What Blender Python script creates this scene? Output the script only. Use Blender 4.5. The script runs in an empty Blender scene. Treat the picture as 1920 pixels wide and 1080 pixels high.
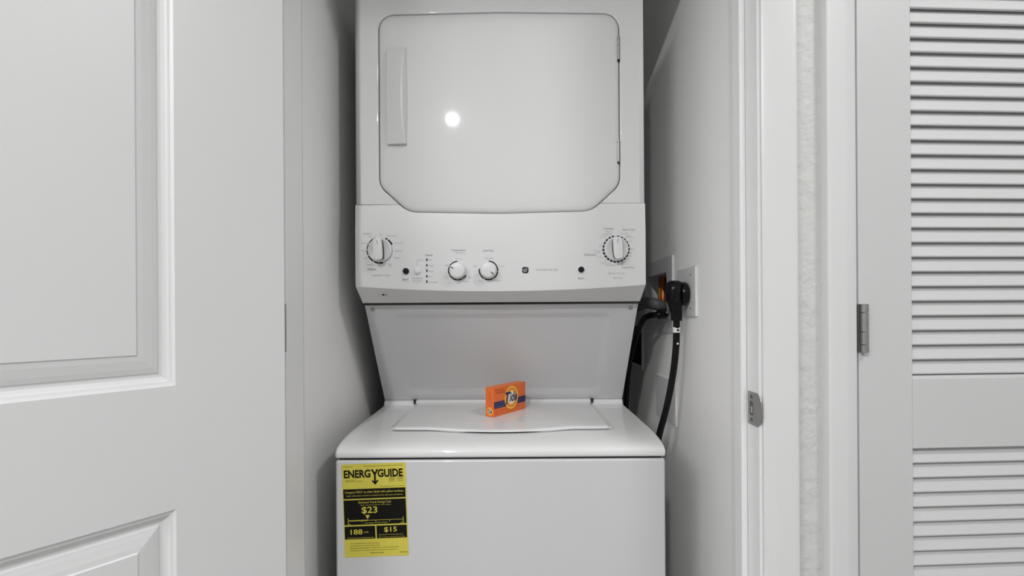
import bpy, bmesh, math
from mathutils import Vector, Matrix

scene = bpy.context.scene
COL = scene.collection

# ------------------------------------------------------------------ camera
F = 950.0            # focal length in pixels (1920 wide frame)
CX, CY = 960.0, 588.0
ZC = 1.16
ROLL = 0.0065
cam_d = bpy.data.cameras.new('camera')
cam_d.sensor_fit = 'HORIZONTAL'
cam_d.sensor_width = 36.0
cam_d.lens = 36.0 * F / 1920.0
cam_d.shift_y = (CY - 540.0) / 1920.0
cam_d.clip_start = 0.02
cam = bpy.data.objects.new('camera', cam_d)
COL.objects.link(cam)
cam.matrix_world = (Matrix.Translation((0, 0, ZC)) @ Matrix.Rotation(math.radians(90), 4, 'X')
                    @ Matrix.Rotation(-ROLL, 4, 'Z'))
scene.camera = cam

# ------------------------------------------------------------------ world and view
world = bpy.data.worlds.new('world')
scene.world = world
world.use_nodes = True
bg = world.node_tree.nodes['Background']
bg.inputs[0].default_value = (1.0, 1.0, 1.0, 1)
bg.inputs[1].default_value = 0.21
vs = scene.view_settings
vs.view_transform = 'Standard'
vs.look = 'None'
vs.gamma = 1.0
vs.use_curve_mapping = False
vs.exposure = 0.80
LAMP_POWER = 640.0     # emission strength of the hall downlight and the added fill disc

# ------------------------------------------------------------------ helpers
def P(x, y, Y):
    """point at depth Y that the photograph shows at pixel (x, y)"""
    dx, dy = x - CX, y - CY
    u, v = dx - ROLL * dy, dy + ROLL * dx
    return Vector((u * Y / F, Y, ZC - v * Y / F))

def ray(x, y):
    dx, dy = x - CX, y - CY
    u, v = dx - ROLL * dy, dy + ROLL * dx
    return Vector((u / F, 1.0, -v / F))

def PX(x, y, X):
    r = ray(x, y)
    t = X / r.x
    return Vector((X, t, ZC + t * r.z))

def mat(name, col, rough=0.5, metal=0.0, coat=0.0, noise=0.0, nscale=40.0, bump=0.0, bscale=60.0, spec=0.5, bdist=0.002):
    m = bpy.data.materials.new(name)
    m.use_nodes = True
    nt = m.node_tree
    b = nt.nodes['Principled BSDF']
    b.inputs['Base Color'].default_value = (*col, 1)
    b.inputs['Roughness'].default_value = rough
    b.inputs['Metallic'].default_value = metal
    b.inputs['Coat Weight'].default_value = coat
    b.inputs['Coat Roughness'].default_value = 0.035
    b.inputs['Specular IOR Level'].default_value = spec
    tc = nt.nodes.new('ShaderNodeTexCoord')
    if noise > 0:
        n = nt.nodes.new('ShaderNodeTexNoise')
        n.inputs['Scale'].default_value = nscale
        n.inputs['Detail'].default_value = 4
        nt.links.new(tc.outputs['Object'], n.inputs['Vector'])
        r = nt.nodes.new('ShaderNodeValToRGB')
        r.color_ramp.elements[0].color = tuple(c * (1 - noise) for c in col) + (1,)
        r.color_ramp.elements[1].color = tuple(min(1, c * (1 + noise)) for c in col) + (1,)
        r.color_ramp.elements[0].position = 0.3
        r.color_ramp.elements[1].position = 0.7
        nt.links.new(n.outputs['Fac'], r.inputs['Fac'])
        nt.links.new(r.outputs['Color'], b.inputs['Base Color'])
    if bump > 0:
        n2 = nt.nodes.new('ShaderNodeTexNoise')
        n2.inputs['Scale'].default_value = bscale
        n2.inputs['Detail'].default_value = 3
        nt.links.new(tc.outputs['Object'], n2.inputs['Vector'])
        bp = nt.nodes.new('ShaderNodeBump')
        bp.inputs['Strength'].default_value = bump
        bp.inputs['Distance'].default_value = bdist
        nt.links.new(n2.outputs['Fac'], bp.inputs['Height'])
        nt.links.new(bp.outputs['Normal'], b.inputs['Normal'])
    return m

M = {}
M['enamel'] = mat('white_enamel', (0.73, 0.73, 0.73), 0.55, coat=0.7, noise=0.006, nscale=6)
M['enamel_panel'] = mat('white_painted_steel', (0.61, 0.61, 0.615), 0.38, coat=0.2, noise=0.006, nscale=6)
M['plastic'] = mat('white_plastic', (0.73, 0.73, 0.73), 0.35, coat=0.15)
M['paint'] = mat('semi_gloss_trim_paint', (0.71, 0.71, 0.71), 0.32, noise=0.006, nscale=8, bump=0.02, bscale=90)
M['jamb'] = mat('brightened_trim_paint', (0.86, 0.86, 0.86), 0.35, noise=0.006, nscale=8, bump=0.02, bscale=90)  # trim paint lightened in colour to stand in for light on the jambs
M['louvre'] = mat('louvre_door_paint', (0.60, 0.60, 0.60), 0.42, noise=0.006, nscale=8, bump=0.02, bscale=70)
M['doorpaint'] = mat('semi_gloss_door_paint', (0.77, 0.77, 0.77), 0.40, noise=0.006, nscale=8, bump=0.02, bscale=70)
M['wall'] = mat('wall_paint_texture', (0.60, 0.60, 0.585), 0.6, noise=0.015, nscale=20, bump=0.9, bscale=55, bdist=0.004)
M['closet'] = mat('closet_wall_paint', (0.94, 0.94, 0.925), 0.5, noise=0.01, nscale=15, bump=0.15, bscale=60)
M['ceil'] = mat('ceiling_paint', (0.88, 0.88, 0.87), 0.8, noise=0.01)
M['floor'] = mat('floor_vinyl', (0.27, 0.265, 0.26), 0.45, noise=0.12, nscale=9)
M['black'] = mat('black_rubber', (0.003, 0.003, 0.003), 0.25, noise=0.2, spec=0.25)
M['ink'] = mat('black_print', (0.008, 0.008, 0.008), 0.5, noise=0.2, spec=0.2)
M['greyink'] = mat('grey_print', (0.16, 0.16, 0.16), 0.5, noise=0.1)
M['paleink'] = mat('pale_grey_print', (0.36, 0.36, 0.36), 0.5, noise=0.1)
M['gap'] = mat('dark_cavity', (0.02, 0.02, 0.02), 0.8, noise=0.2)
M['steel'] = mat('satin_nickel', (0.36, 0.36, 0.355), 0.36, metal=0.7, noise=0.08, nscale=60)
M['darksteel'] = mat('dark_nickel', (0.16, 0.16, 0.155), 0.42, metal=0.8, noise=0.1, nscale=60)
M['chrome'] = mat('chrome_ring', (0.55, 0.56, 0.56), 0.18, metal=1.0, noise=0.05)
M['yellow'] = mat('label_yellow', (0.64, 0.56, 0.075), 0.45, noise=0.03)
M['lblack'] = mat('label_black', (0.006, 0.0055, 0.004), 0.5, noise=0.2, spec=0.15)
M['orange'] = mat('carton_orange', (0.80, 0.16, 0.030), 0.42, noise=0.03)
M['dorange'] = mat('carton_dark_orange', (0.50, 0.075, 0.012), 0.45, noise=0.05)
M['logoyel'] = mat('carton_yellow', (0.95, 0.50, 0.05), 0.42, noise=0.03)
M['logocream'] = mat('carton_cream', (0.86, 0.80, 0.66), 0.42, noise=0.03)
M['navy'] = mat('carton_navy', (0.025, 0.012, 0.085), 0.42, noise=0.1)
M['lblue'] = mat('carton_pale_blue', (0.14, 0.17, 0.38), 0.45, noise=0.05)
M['copper'] = mat('copper_pipe', (0.42, 0.12, 0.025), 0.35, metal=0.5, noise=0.25, nscale=60)
M['brass'] = mat('brass_fitting', (0.70, 0.36, 0.08), 0.3, metal=0.7, noise=0.1)
M['greyhose'] = mat('grey_hose', (0.10, 0.10, 0.10), 0.45, noise=0.1)
M['white'] = mat('white_paper', (0.80, 0.80, 0.79), 0.6, noise=0.02)

def tag(o, label=None, cat=None, group=None, kind=None):
    if label: o['label'] = label
    if cat: o['category'] = cat
    if group: o['group'] = group
    if kind: o['kind'] = kind
    return o

def empty(name, loc=(0, 0, 0), rz=0.0):
    o = bpy.data.objects.new(name, None)
    o.empty_display_size = 0.05
    COL.objects.link(o)
    o.location = loc
    o.rotation_euler = (0, 0, rz)
    return o

def parent_keep(o, p):
    """parent o (built in world coordinates) below p"""
    if p is None:
        return
    bpy.context.view_layer.update()
    o.parent = p
    o.matrix_parent_inverse = p.matrix_world.inverted()

class MB:
    def __init__(s):
        s.v, s.f = [], []
    def add(s, vs_, fs):
        n = len(s.v)
        s.v += [tuple(v) for v in vs_]
        s.f += [tuple(i + n for i in f) for f in fs]
        return s
    def box(s, x0, x1, y0, y1, z0, z1):
        return s.add([(x, y, z) for z in (z0, z1) for y in (y0, y1) for x in (x0, x1)],
                     [(0, 2, 3, 1), (4, 5, 7, 6), (0, 1, 5, 4), (2, 6, 7, 3), (0, 4, 6, 2), (1, 3, 7, 5)])
    def quad(s, a, b, c, d):
        return s.add([a, b, c, d], [(0, 1, 2, 3)])
    def prism(s, pts, axis, a0, a1):
        """pts: 2D outline; extruded from a0 to a1 along axis (x,y,z)"""
        def mk(p, a):
            return {'x': (a, p[0], p[1]), 'y': (p[0], a, p[1]), 'z': (p[0], p[1], a)}[axis]
        n = len(pts)
        vs_ = [mk(p, a0) for p in pts] + [mk(p, a1) for p in pts]
        fs = [tuple(range(n))[::-1], tuple(range(n, 2 * n))]
        fs += [(i, (i + 1) % n, n + (i + 1) % n, n + i) for i in range(n)]
        return s.add(vs_, fs)
    def lathe(s, prof, c, axis, seg=32):
        """prof: (radius, distance) rings along axis vector from c"""
        ax = Vector(axis).normalized()
        t = Vector((0, 0, 1)) if abs(ax.z) < 0.9 else Vector((1, 0, 0))
        e1 = ax.cross(t).normalized()
        e2 = ax.cross(e1)
        c = Vector(c)
        vs_ = []
        for r, d in prof:
            for k in range(seg):
                a = 2 * math.pi * k / seg
                vs_.append(c + ax * d + (e1 * math.cos(a) + e2 * math.sin(a)) * r)
        fs = []
        for i in range(len(prof) - 1):
            for k in range(seg):
                k2 = (k + 1) % seg
                fs.append((i * seg + k, i * seg + k2, (i + 1) * seg + k2, (i + 1) * seg + k))
        fs.append(tuple(range(seg))[::-1])
        fs.append(tuple(range((len(prof) - 1) * seg, len(prof) * seg)))
        return s.add(vs_, fs)
    def tube(s, pts, r, seg=14, sub=8, rad=None):
        pts = [Vector(p) for p in pts]
        path = []
        for i in range(len(pts) - 1):
            p0 = pts[max(i - 1, 0)]; p1 = pts[i]; p2 = pts[i + 1]; p3 = pts[min(i + 2, len(pts) - 1)]
            for k in range(sub):
                t = k / sub
                path.append(0.5 * ((2 * p1) + (p2 - p0) * t + (2 * p0 - 5 * p1 + 4 * p2 - p3) * t * t
                                   + (3 * p1 - p0 - 3 * p2 + p3) * t ** 3))
        path.append(pts[-1])
        up = None
        vs_, fs = [], []
        for i, p in enumerate(path):
            d = (path[min(i + 1, len(path) - 1)] - path[max(i - 1, 0)]).normalized()
            if up is None:
                up = d.orthogonal().normalized()
            up = (up - d * up.dot(d)).normalized()
            w = d.cross(up)
            rr = r if rad is None else rad(i, len(path))
            for k in range(seg):
                a = 2 * math.pi * k / seg
                vs_.append(p + (up * math.cos(a) + w * math.sin(a)) * rr)
        for i in range(len(path) - 1):
            for k in range(seg):
                k2 = (k + 1) % seg
                fs.append((i * seg + k, i * seg + k2, (i + 1) * seg + k2, (i + 1) * seg + k))
        fs.append(tuple(range(seg))[::-1])
        fs.append(tuple(range((len(path) - 1) * seg, len(path) * seg)))
        return s.add(vs_, fs)
    def build(s, name, m, parent=None, bevel=0, bseg=3, smooth=False, angle=30, tri=False, kind=None):
        me = bpy.data.meshes.new(name)
        me.from_pydata(s.v, [], s.f)
        bm = bmesh.new()
        bm.from_mesh(me)
        if tri:
            bmesh.ops.triangulate(bm, faces=[f for f in bm.faces if len(f.verts) > 4])
        if not getattr(s, 'flat', False):
            bmesh.ops.recalc_face_normals(bm, faces=bm.faces)
        bm.to_mesh(me)
        bm.free()
        me.materials.append(m)
        o = bpy.data.objects.new(name, me)
        COL.objects.link(o)
        if smooth or bevel:
            for p in me.polygons:
                p.use_smooth = True
            me.set_sharp_from_angle(angle=math.radians(angle))
        if bevel:
            b = o.modifiers.new('bevel', 'BEVEL')
            b.width = bevel
            b.segments = bseg
            b.limit_method = 'ANGLE'
            b.angle_limit = math.radians(angle)
            b.harden_normals = True
        parent_keep(o, parent)
        if kind: o['kind'] = kind
        return o

_font_cache = {}
def text2d(txt, shear=0.0, offset=0.0):
    key = (txt, shear, offset)
    if key in _font_cache:
        return _font_cache[key]
    cu = bpy.data.curves.new('txt', 'FONT')
    cu.body = txt
    cu.resolution_u = 3
    cu.shear = shear
    cu.offset = offset
    ob = bpy.data.objects.new('txt', cu)
    me = bpy.data.meshes.new_from_object(ob)
    vs_ = [(v.co.x, v.co.y) for v in me.vertices]
    fs = [tuple(p.vertices) for p in me.polygons]
    bpy.data.objects.remove(ob)
    bpy.data.curves.remove(cu)
    bpy.data.meshes.remove(me)
    _font_cache[key] = (vs_, fs)
    return vs_, fs

class Print(MB):
    """flat print laid on a plane: origin o, right e, up w"""
    def __init__(s, o, e, w, lift=0.0):
        super().__init__()
        s.flat = False
        s.e, s.w = Vector(e).normalized(), Vector(w).normalized()
        s.n = s.e.cross(s.w)
        s.o = Vector(o) + s.n * lift
    def pt(s, a, b):
        return s.o + s.e * a + s.w * b
    def poly(s, pts):
        return s.add([s.pt(*p) for p in pts], [tuple(range(len(pts)))])
    def rect(s, a0, a1, b0, b1):
        return s.poly([(a0, b0), (a1, b0), (a1, b1), (a0, b1)])
    def ring(s, a, b, r0, r1, t0=0, t1=2 * math.pi, seg=40, sx=1.0):
        n = max(2, int(seg * (t1 - t0) / (2 * math.pi)))
        for k in range(n):
            u, v = t0 + (t1 - t0) * k / n, t0 + (t1 - t0) * (k + 1) / n
            s.poly([(a + sx * r0 * math.cos(u), b + r0 * math.sin(u)), (a + sx * r1 * math.cos(u), b + r1 * math.sin(u)),
                    (a + sx * r1 * math.cos(v), b + r1 * math.sin(v)), (a + sx * r0 * math.cos(v), b + r0 * math.sin(v))])
        return s
    def disc(s, a, b, r, seg=40, sx=1.0):
        return s.poly([(a + sx * r * math.cos(2 * math.pi * k / seg), b + r * math.sin(2 * math.pi * k / seg)) for k in range(seg)])
    def text(s, txt, a0, a1, b0, b1, shear=0.0, offset=0.0, fit=True, rot=0.0):
        """text stretched into the box (ascender box of its own glyphs)"""
        vs_, fs = text2d(txt, shear, offset)
        x0 = min(v[0] for v in vs_); x1 = max(v[0] for v in vs_)
        y0 = min(v[1] for v in vs_); y1 = max(v[1] for v in vs_)
        kx = (a1 - a0) / (x1 - x0)
        ky = (b1 - b0) / (y1 - y0)
        ca, cb = (a0 + a1) / 2, (b0 + b1) / 2
        out = []
        for v in vs_:
            a, b = a0 + (v[0] - x0) * kx - ca, b0 + (v[1] - y0) * ky - cb
            out.append(s.pt(ca + a * math.cos(rot) - b * math.sin(rot), cb + a * math.sin(rot) + b * math.cos(rot)))
        return s.add(out, fs)

# ------------------------------------------------------------------ setting
YW = 0.865            # room side of the wall with both doorways
TW = 0.110            # its thickness
XL, XR = -0.385, 0.420   # laundry doorway between jamb faces
XC0, XC1 = -0.420, 0.430 # closet side walls
YB = 1.86             # closet back wall
ZT = 2.05             # door head
ZCE = 2.60            # ceiling
LX0, LX1 = 0.585, 1.215  # louvre doorway

tag(MB().box(-2.4, 2.4, -3.0, YB + 0.12, -0.05, 0).build('floor', M['floor']), 'greyish vinyl floor of hall and laundry closet', 'floor', kind='structure')
tag(MB().box(-2.4, 2.4, -3.0, YB + 0.12, ZCE, ZCE + 0.05).build('ceiling', M['ceil']), 'plain white ceiling over the hall', 'ceiling', kind='structure')

jt = 0.016
w = MB()
w.box(-2.4, XL - jt, YW, YW + TW, 0, ZCE)
w.box(XR + jt, LX0 - jt, YW, YW + TW, 0, ZCE)
w.box(LX1 + jt, 2.4, YW, YW + TW, 0, ZCE)
w.box(XL - jt, XR + jt, YW, YW + TW, ZT + jt, ZCE)
w.box(LX0 - jt, LX1 + jt, YW, YW + TW, ZT + jt, ZCE)
tag(w.build('wall_front', M['wall']), 'textured off-white wall between the two door frames', 'wall', kind='structure')

tag(MB().box(XC0 - 0.1, XC0, YW + TW, YB, 0, ZCE).build('wall_left', M['closet']), 'shadowed closet side wall opposite the power outlet', 'wall', kind='structure')
tag(MB().box(XC0 - 0.1, 1.55, YB, YB + 0.1, 0, ZCE).build('wall_back', M['closet']), 'closet back wall behind the laundry machine', 'wall', kind='structure')

# right closet wall with openings for two recessed boxes
ob_a = PX(1253, 510, XC1); ob_b = PX(1213, 596, XC1)
OBY0, OBY1 = ob_a.y, ob_b.y
OBZ1 = ob_a.z; OBZ0 = PX(1253, 598, XC1).z
vb_a = PX(1205, 615, XC1); vb_b = PX(1186, 685, XC1)
VBY0, VBY1 = vb_a.y, min(vb_b.y, YB - 0.03)
VBZ1, VBZ0 = PX(1205, 612, XC1).z, PX(1205, 686, XC1).z
ys = sorted([YW + TW, OBY0, OBY1, VBY0, VBY1, YB])
zs = sorted([0, VBZ0, VBZ1, OBZ0, OBZ1, ZCE])
w = MB()
for i in range(len(ys) - 1):
    for j in range(len(zs) - 1):
        yc, zc = (ys[i] + ys[i + 1]) / 2, (zs[j] + zs[j + 1]) / 2
        if OBY0 < yc < OBY1 and OBZ0 < zc < OBZ1: continue
        if VBY0 < yc < VBY1 and VBZ0 < zc < VBZ1: continue
        w.box(XC1, XC1 + 0.1, ys[i], ys[i + 1], zs[j], zs[j + 1])
tag(w.build('wall_right', M['closet']), 'off-white closet side wall carrying the power outlet', 'wall', kind='structure')

tag(MB().box(1.45, 1.55, YW + TW, YB, 0, ZCE).build('wall_side', M['wall']), 'far side wall of the dark closet behind the louvred door', 'wall', kind='structure')

# jambs with door stops
def jamb(name, x, sgn, label, stop=True, dep=TW):
    t = tag(empty(name, (x, YW, 0)), label, 'door frame', kind='structure')
    a, b = sorted((x, x + sgn * jt))
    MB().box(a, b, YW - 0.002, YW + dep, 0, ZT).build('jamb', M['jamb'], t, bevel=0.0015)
    if stop:
        a, b = sorted((x, x - sgn * 0.011))
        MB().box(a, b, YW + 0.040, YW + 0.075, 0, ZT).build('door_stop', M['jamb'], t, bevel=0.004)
    return t
def casing_profile():
    # (across, proud) from the doorway side outwards
    return [(0, 0), (0, 0.008), (0.003, 0.010), (0.012, 0.0105), (0.016, 0.0125), (0.024, 0.0135), (0.036, 0.0150),
            (0.050, 0.0165), (0.055, 0.0170), (0.0575, 0.0160), (0.0585, 0.0130), (0.0585, 0)]
def casing(x, sgn, parent, wd=1.0):
    pts = [(x + sgn * a * wd, YW - p) for a, p in casing_profile()]
    return MB().prism(pts, 'z', 0, ZT + 0.06).build('casing', M['paint'], parent, smooth=True, angle=35)
t1 = jamb('trim_1', XL, -1, 'white door frame side where the panel door is hinged', stop=False, dep=0.070)
casing(XL - 0.034, -1, t1)
t2 = jamb('trim_2', XR, 1, 'white door frame side carrying the strike plate')
casing(XR + 0.004, 1, t2, 0.97)
t3 = jamb('trim_3', LX0, -1, 'white door frame side beside the louvred door hinge', stop=False)
casing(LX0 - 0.002, -1, t3, 0.92)
t4 = jamb('trim_4', LX1, 1, 'white door frame side at the louvred door latch', stop=False)
casing(LX1 + 0.004, 1, t4)
t5 = tag(empty('trim_5', ((XL + XR) / 2, YW, ZT)), 'white door frame head above the laundry closet', 'door frame', kind='structure')
MB().box(XL - jt, XR + jt, YW - 0.002, YW + TW, ZT, ZT + jt).build('jamb', M['paint'], t5)
t6 = tag(empty('trim_6', ((LX0 + LX1) / 2, YW, ZT)), 'white door frame head above the louvred door', 'door frame', kind='structure')
MB().box(LX0 - jt, LX1 + jt, YW - 0.002, YW + TW, ZT, ZT + jt).build('jamb', M['paint'], t6)

# ------------------------------------------------------------------ panel door, standing open
HY = 0.835
H = P(533.5, CY, HY)
DD = Vector((-0.583, -0.813, 0)).normalized()      # from hinge edge to free edge
DN = Vector((-DD.y, DD.x, 0)).normalized()         # visible face normal
if DN.y > 0: DN = -DN
DW, DH, DT = 0.765, 2.02, 0.035
def PD(x, y):
    r = ray(x, y)
    o = Vector((0, 0, ZC))
    hp = Vector((H.x, H.y, 0))
    t = (hp - o).dot(DN) / r.dot(DN)
    q = o + r * t
    return (q - hp).dot(DD), q.z
su, z_up = PD(329, 723)
_, z_lo = PD(329, 955)
z0 = 0.012
us = [0, su, DW - su, DW]
zb = [z0, 0.24, z_lo, z_up, 1.88, z0 + DH]
def dpt(u, z, d):   # d = depth below the visible face
    q = Vector((H.x, H.y, 0)) + DD * u - DN * d
    return (q.x, q.y, z)
m = MB()
def dq(u0, u1, za, zb_):
    m.quad(dpt(u0, za, 0), dpt(u1, za, 0), dpt(u1, zb_, 0), dpt(u0, zb_, 0))
dq(us[0], us[1], zb[0], zb[5]); dq(us[2], us[3], zb[0], zb[5])
dq(us[1], us[2], zb[0], zb[1]); dq(us[1], us[2], zb[2], zb[3]); dq(us[1], us[2], zb[4], zb[5])
rings = [(0, 0), (0.0035, 0.0025), (0.0065, 0.0035), (0.0085, 0.0060), (0.013, 0.0085), (0.016, 0.0090), (0.0175, 0.0088), (0.0195, 0.0072),
         (0.026, 0.0052), (0.037, 0.0030), (0.0435, 0.0024), (0.0455, 0.0008)]
for za, zc in ((zb[1], zb[2]), (zb[3], zb[4])):
    prev = None
    for off, d in rings:
        cur = [dpt(us[1] + off, za + off, d), dpt(us[2] - off, za + off, d), dpt(us[2] - off, zc - off, d), dpt(us[1] + off, zc - off, d)]
        if prev:
            for k in range(4):
                m.quad(prev[k], prev[(k + 1) % 4], cur[(k + 1) % 4], cur[k])
        prev = cur
    m.quad(*prev)
a = [dpt(0, zb[0], 0), dpt(DW, zb[0], 0), dpt(DW, zb[5], 0), dpt(0, zb[5], 0)]
b = [dpt(0, zb[0], DT), dpt(DW, zb[0], DT), dpt(DW, zb[5], DT), dpt(0, zb[5], DT)]
m.quad(*b)
for k in range(4):
    m.quad(a[k], a[(k + 1) % 4], b[(k + 1) % 4], b[k])
door1 = m.build('door_1', M['doorpaint'])
tag(door1, 'white moulded panel door standing open beside the laundry closet', 'door', kind='structure')
hz = P(538, 615, HY).z
for zz in (hz, 1.80, 0.28):
    c = Vector((H.x, H.y, zz)) + Vector((-0.0035, 0.0045, 0))
    hm = MB()
    hm.lathe([(0.0035, -0.040), (0.0040, -0.038), (0.0040, 0.038), (0.0035, 0.040)], c, (0, 0, 1), 14)
    hm.build('hinge', M['steel'], door1, smooth=True)

# ------------------------------------------------------------------ louvred door
LROT = math.radians(3.0)
YL = YW - 0.002
lx = P(1610, CY, YL).x
ldoor = tag(empty('door_2', (lx, YL, 0)), 'white louvred door with horizontal slats and a nickel hinge', 'door', kind='structure')
SL = YL / F
stw = (1715 - 1610) * SL
ldw = LX1 - lx - 0.004
def LZ(y):  # height on the louvre door near its slat edge
    return P(1716, y, YL).z
zr1, zr0 = LZ(710), LZ(843)
ztop, zbot = 1.915, 0.24
th = 0.034
def lb(name, x0, x1, za, zb_, bev=0.0015):
    return MB().box(lx + x0, lx + x1, YL, YL + th, za, zb_).build(name, M['louvre'], ldoor, bevel=bev, bseg=2)
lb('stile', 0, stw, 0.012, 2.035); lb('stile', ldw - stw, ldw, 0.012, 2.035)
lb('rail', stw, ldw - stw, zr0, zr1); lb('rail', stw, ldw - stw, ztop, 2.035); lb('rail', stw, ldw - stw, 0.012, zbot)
pitch = 27.78 * SL
slat_me = None
def slat(zline):
    """slat whose front lower edge sits just above the dark line at zline"""
    global slat_me
    if slat_me is None:
        mm = MB()
        L = ldw - 2 * stw + 0.004
        pts = [(0.0030, 0.0030), (0.0032, 0.0012), (0.0045, 0.0002), (0.0078, 0.0006), (0.0195, 0.0335), (0.0180, 0.0352), (0.0150, 0.0350)]
        mm.prism([(y, z) for y, z in pts], 'x', 0, L)
        o = mm.build('slat', M['louvre'], None, smooth=True, angle=25)
        slat_me = o.data
    else:
        o = bpy.data.objects.new('slat', slat_me)
        COL.objects.link(o)
    o.location = (lx + stw - 0.002, YL, zline)
    parent_keep(o, ldoor)
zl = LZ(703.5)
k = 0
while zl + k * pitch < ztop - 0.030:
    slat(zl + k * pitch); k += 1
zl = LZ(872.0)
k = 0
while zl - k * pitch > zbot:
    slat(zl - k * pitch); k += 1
# small sloped sill under the upper slats
sm = MB()
sm.prism([(YL + 0.001, zr1 - 0.001), (YL + 0.001, zr1 + 0.0010), (YL + 0.030, zr1 + 0.016), (YL + 0.030, zr1 - 0.001)], 'x', lx + stw, lx + ldw - stw)
sm.build('sill_bead', M['louvre'], ldoor)
# hinge
hc = P(1621, 615, YL - 0.006)
hh = 91 * SL / 2
hm = MB()
for fa, fb in ((0.0, 0.16), (0.16, 0.42), (0.42, 0.82), (0.82, 1.0)):
    z0_, z1_ = hc.z - hh + fa * hh * 2, hc.z - hh + fb * hh * 2 - 0.0007
    hm.lathe([(0.0055, 0), (0.0062, 0.0006), (0.0062, z1_ - z0_ - 0.0006), (0.0055, z1_ - z0_)], (hc.x, hc.y, z0_), (0, 0, 1), 18)
hinge = hm.build('hinge', M['steel'], ldoor, smooth=True)
hl = MB().box(P(1607.5, 600, YL - 0.003).x, hc.x, YL - 0.004, YL + 0.0005, hc.z - hh + 0.001, hc.z + hh - 0.001)
hl.build('hinge_leaf', M['darksteel'], hinge)
bpy.context.view_layer.update()
ldoor.rotation_euler = (0, 0, LROT)

# ------------------------------------------------------------------ strike plate
sc = P(1414, 766, YW + 0.018)
spl = tag(empty('strike_plate', (XR, sc.y, sc.z)), 'satin nickel strike plate screwed to the white jamb', 'strike plate')
hz2 = 0.0285
sm = MB()
# plate with a square latch hole: frame of four boxes (thin, on jamb face), lip curving past the jamb edge
py0, py1 = YW + 0.002, YW + 0.036
ho0, ho1, hza, hzb = YW + 0.015, YW + 0.029, sc.z - 0.0125, sc.z + 0.0125
px0, px1 = XR - 0.0018, XR + 0.0003
sm.box(px0, px1, py0, ho0, sc.z - hz2, sc.z + hz2)
sm.box(px0, px1, ho1, py1, sc.z - hz2, sc.z + hz2)
sm.box(px0, px1, ho0, ho1, hzb, sc.z + hz2)
sm.box(px0, px1, ho0, ho1, sc.z - hz2, hza)
sm.build('plate', M['steel'], spl)
lp = MB()
n = 18
pts = []
for i in range(n + 1):
    t = -1 + 2 * i / n
    pts.append((py0 - 0.015 * (1 - abs(t) ** 3.0) - 0.002, sc.z + t * hz2 * 0.98))
pts += [(py0 + 0.0005, sc.z + hz2 * 0.98), (py0 + 0.0005, sc.z - hz2 * 0.98)]
lp.prism(pts, 'x', XR - 0.0019, XR - 0.0004)
lp.build('lip', M['steel'], spl, bevel=0.0004, bseg=2)
MB().box(XR - 0.0009, XR - 0.0003, ho0 + 0.001, ho1, hza, hzb).build('latch_hole', M['darksteel'], spl)
MB().box(XR - 0.0016, XR - 0.0002, ho0 + 0.003, ho1 - 0.004, hza + 0.004, hza + 0.016).build('latch_tab', M['chrome'], spl)
for zz in (sc.z - 0.020, sc.z + 0.020):
    MB().lathe([(0.0034, 0), (0.0034, 0.0012), (0.002, 0.0016)], (px0 + 0.0003, (ho0 + ho1) / 2, zz), (-1, 0, 0), 16).build('screw', M['darksteel'], spl)

# ------------------------------------------------------------------ stacked washer and dryer
X0 = -0.026
HW = 0.340
YWS = 1.043     # washer front
YD = 1.190      # dryer front
lc = tag(empty('laundry_center', (X0, YWS + 0.35, 0)),
         'white one-piece stacked laundry machine with dryer above washer in the closet', 'washer dryer')
xa, xb = X0 - HW, X0 + HW
z_seam = P(940, 860, YWS).z

# washer cabinet
MB().box(xa, xb, YWS, 1.78, 0.03, z_seam - 0.002).build('washer_cabinet', M['enamel_panel'], lc, bevel=0.005)
MB().box(xa + 0.02, xb - 0.02, YWS + 0.03, 1.76, 0.0, 0.04).build('base', M['gap'], lc)
MB().box(xa + 0.006, xb - 0.006, YWS + 0.006, 1.77, z_seam - 0.012, z_seam + 0.012).build('seam_gasket', M['gap'], lc)
# washer top deck: side profile (y, z)
prof = [(YWS - 0.001, z_seam + 0.0022), (YWS - 0.002, z_seam + 0.013), (YWS + 0.001, z_seam + 0.0185), (YWS + 0.008, z_seam + 0.0235), (YWS + 0.030, z_seam + 0.0290), (YWS + 0.065, z_seam + 0.0335),
        (YWS + 0.090, z_seam + 0.0350), (YWS + 0.120, z_seam + 0.0360), (1.436, 0.9010), (1.440, 0.9030), (1.443, 0.9120), (1.447, 0.9140), (1.78, 0.9140), (1.78, z_seam + 0.0022)]
MB().prism(prof, 'x', xa - 0.0005, xb + 0.0005).build('washer_top', M['enamel'], lc, bevel=0.007, bseg=4, angle=40, smooth=True)
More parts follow.
